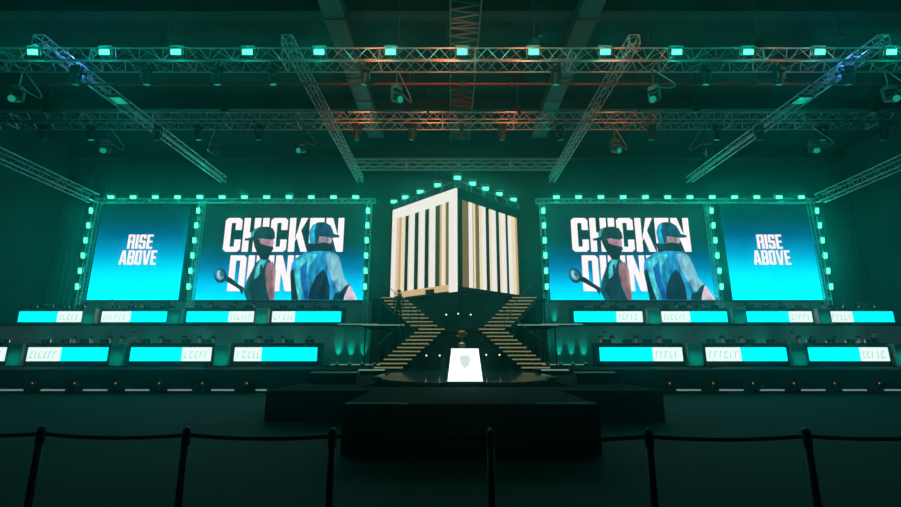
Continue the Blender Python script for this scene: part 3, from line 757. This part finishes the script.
low_people = [-20.52, -19.6, -18.64, -18.01, -15.88, -14.64, -13.86, -13.12, -10.67, -10.05, -9.4, -8.0, 7.45, 8.1, 9.36, 10.6, 13.94, 14.97, 18.03, 18.73, 19.9, 21.2]
up_people = [-26.79, -24.35, -21.32, -20.62, -19.28, -16.13, -14.53, -13.3, -9.2, -8.3, 9.47, 10.37, 14.23, 15.06, 15.89, 18.79, 20.06, 21.09, 23.8, 26.4]
cyc = ['white', 'dark', 'grey', 'tan', 'white', 'red', 'dark', 'grey', 'white', 'tan']
def seat_people(lst, y, z, tier):
    for i, x in enumerate(lst):
        c = cyc[(i * 3 + (1 if tier == 'upper' else 0)) % len(cyc)]
        if i in (3, 16) and tier == 'lower': c = 'white'
        dk = [k_ for (t_, k_, a_, b_, *_r) in desks if t_ == tier and a_ - .3 <= x <= b_ + .3]
        dk = dk[0] if dk else 0
        pos_in = sum(1 for q in lst[:i] if any(t_ == tier and k_ == dk and a_ - .3 <= q <= b_ + .3 for (t_, k_, a_, b_, *_r) in desks))
        lab = '%s seated player from the left at the %s %s tier desk, %s shirt' % (ORD[pos_in], ORD[dk], tier, c)
        yy = y + 1.15; zz = z + .14
        # low seat riser is part of the chair's own footing: keep chairs on the deck
        gaming_chair(x, yy, z, 'black gaming chair under the %s seated player at the %s %s tier desk' % (ORD[pos_in], ORD[dk], tier), 'gaming chairs behind the %s tier desks' % tier)
        r = empty('person', (x, yy, z), random.uniform(-.12, .12), lab, 'person', 'seated players on the %s tier' % tier)
        if c not in seat_me: seat_me[c] = seated_mesh('body', person_material(c, shirts[c], 1.05))
        addm('body', seat_me[c], r); head_parts(r, 1.26, -.06); r.scale = (1.08, 1.08, 1.12)
seat_people(low_people, 23.0, .95, 'lower'); seat_people(up_people, 28.0, 3.25, 'upper')
stand_me = {}
for x, y, z, rz, c, lab in ((-3.2, 23.25, 3.05, .3, 'dark', 'person in dark clothes standing on the walkway at the left stairs'),
                          (-17.75, 24.6, .95, .2, 'grey', 'person in grey standing behind the right end of second lower desk'),
                          (18.1, 24.6, .95, -.2, 'grey', 'person in grey standing behind the left end of seventh lower desk'),
                          (7.9, 24.6, .95, .1, 'tan', 'person in tan standing behind the fifth lower tier desk beside stairs'),
                          (-23.0, 29.6, 3.25, 0, 'grey', 'person in grey standing between the first two upper tier desks'),
                          (-19.2, 29.9, 3.25, 0, 'dark', 'person in dark clothes standing behind the second upper tier desk'),
                          (22.35, 24.4, .95, .2, 'dark', 'person in dark clothes standing past the right end of seventh lower desk')):
    r = empty('person', (x, y, z), rz, lab, 'person')
    if c not in stand_me: stand_me[c] = standing_mesh('body', person_material('standing_' + c, shirts[c], 1.49))
    addm('body', stand_me[c], r); head_parts(r, 1.68, -.03, False)

# trophy in the alcove below the landing
r = empty('trophy', (.05, 22.1, 2.08), 0, 'gold trophy cup on a tall plinth in the alcove behind the podium', 'trophy')
MB().lathe([(.11,0),(.11,.05),(.04,.08),(.025,.2),(.06,.26),(.12,.34),(.15,.46),(.155,.58),(.13,.6)], 16).build('cup', M_gold, r, smooth=True)
m = MB()
for s in (-1, 1): m.path([(s*.14, 0, .5), (s*.22, 0, .48), (s*.22, 0, .36), (s*.1, 0, .32)], .014, 5)
m.build('handle', M_gold, r)
r = empty('plinth', (.05, 22.1, .83), 0, 'slim dark plinth under the gold trophy behind the podium', 'plinth')
MB().bbox(-.16, .16, -.16, .16, 0, 1.25, .02).build('column', mat('plinth_grey', (.12, .12, .1), .5), r)
r = empty('added_trophy_spot', (.05, 20.45, 12.78), 0, 'added narrow black spotlight at the middle of the second truss, brightening the trophy', 'spotlight')  # unseen fixture, added to carry the light on the trophy
MB().bbox(-.12, .12, -.1, .1, -.15, .05, .02).build('base_box', M_blk, r)
MB().tube((0, 0, -.12), (0, .1, -.7), .08, 10, .1).build('barrel', M_blk, r)
light('trophy_beam', 'SPOT', (0, .11, -.74), (1, .82, .42), 7000, r, .04, (math.radians(8.5), 0, 0), math.radians(9), .6)

# small white work lights around the landing
for x, y, z, lab in ((-.72, 23.2, 3.55, 'first'), (-.1, 23.2, 3.6, 'second'), (.55, 23.2, 3.55, 'third')):
    r = empty('star_light', (x, y, z), 0, '%s tiny white lamp from the left above the stair landing' % lab, 'small light', 'tiny lamps above the landing')
    MB().lathe([(.05, -.04), (.06, .0), (.04, .05)], 8).build('housing', M_blk, r); MB().tube((0, -.045, 0), (0, -.075, 0), .04, 8).build('lens', G_star, r)
    MB().tube((0, 0, 2.8-z), (0, 0, -.03), .014, 5).build('stand', M_blk, r)
for x, y, z, lab in ((-1.68, 22.4, 1.5, 'first'), (-1.03, 22.4, 1.5, 'second'), (1.25, 22.4, 1.53, 'third'), (1.9, 22.4, 1.53, 'fourth')):
    r = empty('star_light', (x, y, z), 0, '%s tiny white lamp from the left under the stair landing' % lab, 'small light', 'tiny lamps under the landing')
    MB().lathe([(.05, -.04), (.06, .0), (.04, .05)], 8).build('housing', M_blk, r); MB().tube((0, -.045, 0), (0, -.075, 0), .04, 8).build('lens', G_star, r)
    MB().tube((0, 0, .83-z), (0, 0, -.03), .014, 5).build('stand', M_blk, r)

# ------------------------------------------------------------------ foot of the stage: light bars and little orange lamps
bars = [(-20.5, 1), (-18.73, 1), (-17.0, 1), (-15.24, 1), (-13.5, 1), (-11.73, 1), (-9.95, .95), (-8.35, .45), (9.38, 1), (11.15, 1), (12.85, 1), (14.55, 1), (16.27, 1), (18.0, 1), (19.75, 1)]
for i, (x, w) in enumerate(bars):
    sd = 'left' if x < 0 else 'right'; j = i if x < 0 else i - 8
    r = empty('foot_light_bar', (x, 19.25, 0), 0, '%s dim light bar from the left along the foot of the %s stage' % (ORD[j], sd), 'light bar', 'light bars at the foot of the %s stage' % sd)
    MB().bbox(-w/2-.05, w/2+.05, 0, .1, .0, .18, .015).build('housing', M_blk, r)
    MB().box(-w/2, w/2, -.012, 0, .1, .165).build('diffuser', G_strip, r)
mk = [(-17.85, .36), (-16.1, .36), (-14.4, .36), (-12.6, .36), (-10.8, .36), (-8.95, .36), (8.6, .36), (10.4, .36), (12.05, .36), (13.75, .36), (15.45, .36), (17.3, .36)]
for i, (x, z) in enumerate(mk):
    sd = 'left' if x < 0 else 'right'; j = i % 6
    r = empty('marker_lamp', (x, 19.2, 0), 0, '%s little orange lamp from the left above the %s foot light bars' % (ORD[j], sd), 'small light', 'orange lamps at the foot of the %s stage' % sd)
    MB().tube((0, .05, 0), (0, .05, z), .02, 6).build('stem', M_blk, r)
    m = MB(); m.bbox(-.09, .09, 0, .12, z-.02, z+.1, .02); m.build('housing', M_blk, r)
    MB().tube((0, -.01, z+.045), (0, .0, z+.045), .028, 8).build('lens', G_orange, r)

# ------------------------------------------------------------------ stanchions with belts
px = [-5.7, -4.32, -2.93, -1.57, -.14, 1.29, 2.73, 4.15]
def stanchion(x, y, i):
    r = empty('stanchion', (x, y, 0), 0, '%s black belt stanchion from the left in the foreground row' % ORD[i], 'stanchion', 'belt stanchions in the foreground')
    MB().lathe([(.17, 0), (.17, .012), (.15, .03), (.05, .045), (.034, .06)], 20).build('base', M_blk, r, smooth=True)
    MB().lathe([(.032, .05), (.032, .86)], 14).build('post', M_blk, r, smooth=True)
    MB().lathe([(.038, .86), (.038, .88), (.038, .98), (.034, 1.0), (.02, 1.01)], 14).build('belt_head', M_blk, r, smooth=True)
    MB().lathe([(.016, 1.005), (.018, 1.015), (.008, 1.024)], 10).build('top_button', M_alu, r, smooth=True)
ys = [4.45, 4.42, 4.36, 4.3, 4.26, 4.28, 4.3, 4.33]
for i, x in enumerate(px[1:]): stanchion(x, ys[i+1], i)
stanchion(px[0], ys[0], 7)
COL.objects[-1]
for o in [o for o in D.objects if o.name.startswith('stanchion')]:
    xs = sorted(px); o['label'] = '%s black belt stanchion from the left in the foreground row' % ORD[min(range(len(xs)), key=lambda q: abs(xs[q]-o.location.x))]
for i in range(len(px) - 1):
    x0, x1, y0, y1 = px[i] + .04, px[i+1] - .04, ys[i], ys[i+1]
    m = MB(); k = 14; sag = (.02, .028, .025, .012, .025, .025, .025)[i]; v = []
    for q in range(k + 1):
        t = q / k; z = .945 - sag * 4 * t * (1 - t); x = x0 + (x1-x0)*t; y = y0 + (y1-y0)*t
        for dy, dz in ((-.0015, -.017), (.0015, -.017), (.0015, .017), (-.0015, .017)): v.append((x, y+dy, z+dz))
    f = [(q*4+a, q*4+(a+1) % 4, q*4+4+(a+1) % 4, q*4+4+a) for q in range(k) for a in range(4)] + [(0,1,2,3), (k*4, k*4+1, k*4+2, k*4+3)]
    tag(m.add(v, f).build('barrier_belt', mat('black_belt_webbing', (.01, .01, .011), .9)), 'black belt stretched between the %s and %s foreground stanchions' % (ORD[i], ORD[i+1]), 'belt', 'belts between the foreground stanchions')

# ------------------------------------------------------------------ hanging moving heads
def moving_head(x, y, z, ztr, rz, label, group, first=[None], lit=True):
    """yoke fixture hung on a drop pipe with a slack cable loop"""
    if first[0] is None:
        r = empty('moving_head_light', (0, 0, 0)); first[0] = r
        MB().bbox(-.2, .2, -.17, .17, .3, .5, .03).build('base_box', M_alud, r)
        m = MB(); m.bbox(-.24, -.17, -.07, .07, -.12, .32, .01); m.bbox(.17, .24, -.07, .07, -.12, .32, .01); m.box(-.24, .24, -.07, .07, .26, .32); m.build('yoke', M_alud, r)
        MB().tube((0, .2, .05), (0, -.25, -.16), .12, 12, .16).build('head', M_alud, r)
        MB().tube((0, -.252, -.161), (0, -.262, -.165), .13, 12).build('lens', G_lamp2, r)
        MB().tube((0, 0, .5), (0, 0, 1.3), .025, 6).build('drop_pipe', M_alud, r)
        pts = [(.05 + .55*math.sin(PI*t) * (1 if t < 1 else 0) + .75*t*(1-t), .0, .5 - 1.35*t*(1-t)*2 + .75*t) for t in [i/14 for i in range(15)]]
        MB().path(pts, .022, 5).build('cable_loop', M_alu, r)
    else: r = dup(first[0])
    r.location = (x, y, z); r.rotation_euler = (0, 0, rz); tag(r, label, 'moving light', group); return r
for i, (x, y, z, rz) in enumerate([(-17.7, 20.5, 11.5, .5), (-12.3, 20.5, 11.5, 2.4), (-7.9, 20.5, 11.5, -.3), (7.7, 20.5, 11.5, .4), (12.3, 20.5, 11.5, 2.6), (17.6, 20.5, 11.5, -.4)]):
    moving_head(x, y, z, 12.8, rz, '%s pale moving head from the left dangling under the second truss' % ORD[i], 'moving heads dangling under the second truss')
for i, (x, y, z, rz) in enumerate([(-17.7, 15.9, 11.5, .3), (-2.65, 15.9, 11.5, .8), (7.6, 15.9, 11.5, -.8), (16.95, 15.9, 11.5, -.2)]):
    moving_head(x, y, z, 12.8, rz, '%s pale moving head from the left dangling under the lamp row truss' % ORD[i], 'moving heads dangling under the lamp row truss')
def black_head(x, y, z, rz, label, group, first=[None]):
    if first[0] is None:
        r = empty('black_spot_fixture', (0, 0, 0)); first[0] = r
        MB().bbox(-.17, .17, -.15, .15, -.2, 0, .03).build('base_box', M_blk, r)
        m = MB(); m.box(-.2, -.15, -.06, .06, -.52, -.15); m.box(.15, .2, -.06, .06, -.52, -.15); m.box(-.2, .2, -.06, .06, -.21, -.15); m.build('yoke', M_blk, r)
        MB().tube((0, -.06, -.3), (0, .1, -.72), .11, 12, .15).build('head', M_blk, r)
        MB().tube((0, .1, -.72), (0, .103, -.728), .12, 12).build('lens', G_lamp2, r)
        light('added_wash', 'SPOT', (0, .13, -.76), TEAL, 240, r, .1, (math.radians(30), 0, 0), math.radians(75), 1)  # teal wash added to the dark fixtures to brighten tier walls and floor
    else: r = dup(first[0])
    r.location = (x, y, z); r.rotation_euler = (0, 0, rz); tag(r, label, 'stage light', group)
for i, x in enumerate([-20.9, -18.6, -15.2, -13.2, -10.1, -5.2, -2.4, 2.1, 5.0, 9.6, 12.9, 15.0, 18.2, 21.2]):
    black_head(x, 20.5, 12.78, random.uniform(-.6, .6), '%s black spotlight from the left under the second truss' % ORD[i], 'black spotlights under the second truss')
for i, x in enumerate([-15.4, -12.6, -9.8, -7.6, -3.9, 3.7, 9.7, 12.6, 15.3]):
    black_head(x, 15.75, 12.78, random.uniform(-.6, .6), '%s black spotlight from the left under the lamp row truss' % ORD[i], 'black spotlights under the lamp row truss')
# flat panels on the outer slanting trusses, with a blue and a green lamp
for x, lb in ((-16.2, 'left'), (16.1, 'right')):
    r = empty('flood_panel', (x, 19.0, 13.3), 0, 'small green flood panel beside the %s outer slanting truss' % lb, 'stage light')
    MB().bbox(-.3, .3, -.3, .3, -.02, .1, .02).build('housing', M_blk, r); MB().box(-.27, .27, -.27, -.02, -.03, -.02).build('lens', G_lamp2, r); MB().box(-.27, .27, .02, .27, -.03, -.02).build('lens', G_lamp2, r)
    MB().tube((0, 0, .1), (.0, 0, .24), .02, 5).build('clamp', M_alud, r)
    light('flood_glow', 'POINT', (0, 0, -.15), TEAL, 12, r, .1)
    r = empty('blue_flood', (x - (.1 if x < 0 else -.1), 16.9, 13.2), 0, 'small blue flood lamp under the %s outer slanting truss' % lb, 'stage light')
    MB().bbox(-.18, .18, -.15, .15, 0, .2, .02).build('housing', M_blk, r); MB().box(-.13, .13, -.11, .11, -.012, 0).build('lens', G_blue, r)
    light('blue_glow', 'POINT', (0, 0, .45), (.08, .3, 1), 40, r, .1)
for i, (x, y, z) in enumerate([(-3.6, 13.4, 12.3), (-.6, 13.2, 12.2), (2.6, 13.4, 12.3), (6.4, 13.4, 12.3), (13.2, 13.6, 12.4), (-5.2, 18.2, 12.2), (-1.5, 18.0, 12.1), (2.6, 18.2, 12.2), (8.0, 18.2, 12.3)]):
    r = empty('red_work_lamp', (x, y, z), 0, '%s small red work lamp on a drop pipe among the ceiling trusses' % ORD[i], 'small light', 'red work lamps in the rigging')
    MB().bbox(-.06, .06, -.02, .06, -.05, .07, .01).build('housing', M_blk, r)
    MB().tube((0, .02, .07), (0, .02, 17 - z), .01, 4).build('drop_pipe', M_blk, r)
    MB().box(-.04, .04, .06, .068, -.03, .05).build('lens', G_redl, r)
    light('red_glow', 'SPOT', (0, .12, 0), (1, .2, .05), (150, 200, 150, 120, 60, 170, 200, 170, 120)[i], r, .05, (math.radians(108), 0, 0), math.radians(95), 1)

# ------------------------------------------------------------------ haze and air
w = D.worlds.new('world'); bpy.context.scene.world = w; w.use_nodes = True; nt = w.node_tree
nt.nodes['Background'].inputs['Color'].default_value = (0, 0, 0, 1); nt.nodes['Background'].inputs['Strength'].default_value = 0
vs = nt.nodes.new('ShaderNodeVolumeScatter'); vs.inputs['Density'].default_value = .005; vs.inputs['Anisotropy'].default_value = .88
vs.inputs['Color'].default_value = (.12, 1, .95, 1)  # teal of the wash light put into the haze colour
nt.links.new(vs.outputs[0], nt.nodes['World Output'].inputs['Volume'])

# ------------------------------------------------------------------ view
sc = bpy.context.scene
sc.view_settings.view_transform = 'Standard'; sc.view_settings.look = 'None'; sc.view_settings.exposure = 0; sc.view_settings.gamma = 1
sc.view_settings.use_curve_mapping = False
sc.cycles.max_bounces = 4; sc.cycles.volume_bounces = 0; sc.cycles.diffuse_bounces = 2; sc.cycles.glossy_bounces = 2
sc.cycles.use_denoising = True; sc.cycles.sample_clamp_indirect = 3; sc.cycles.caustics_reflective = False
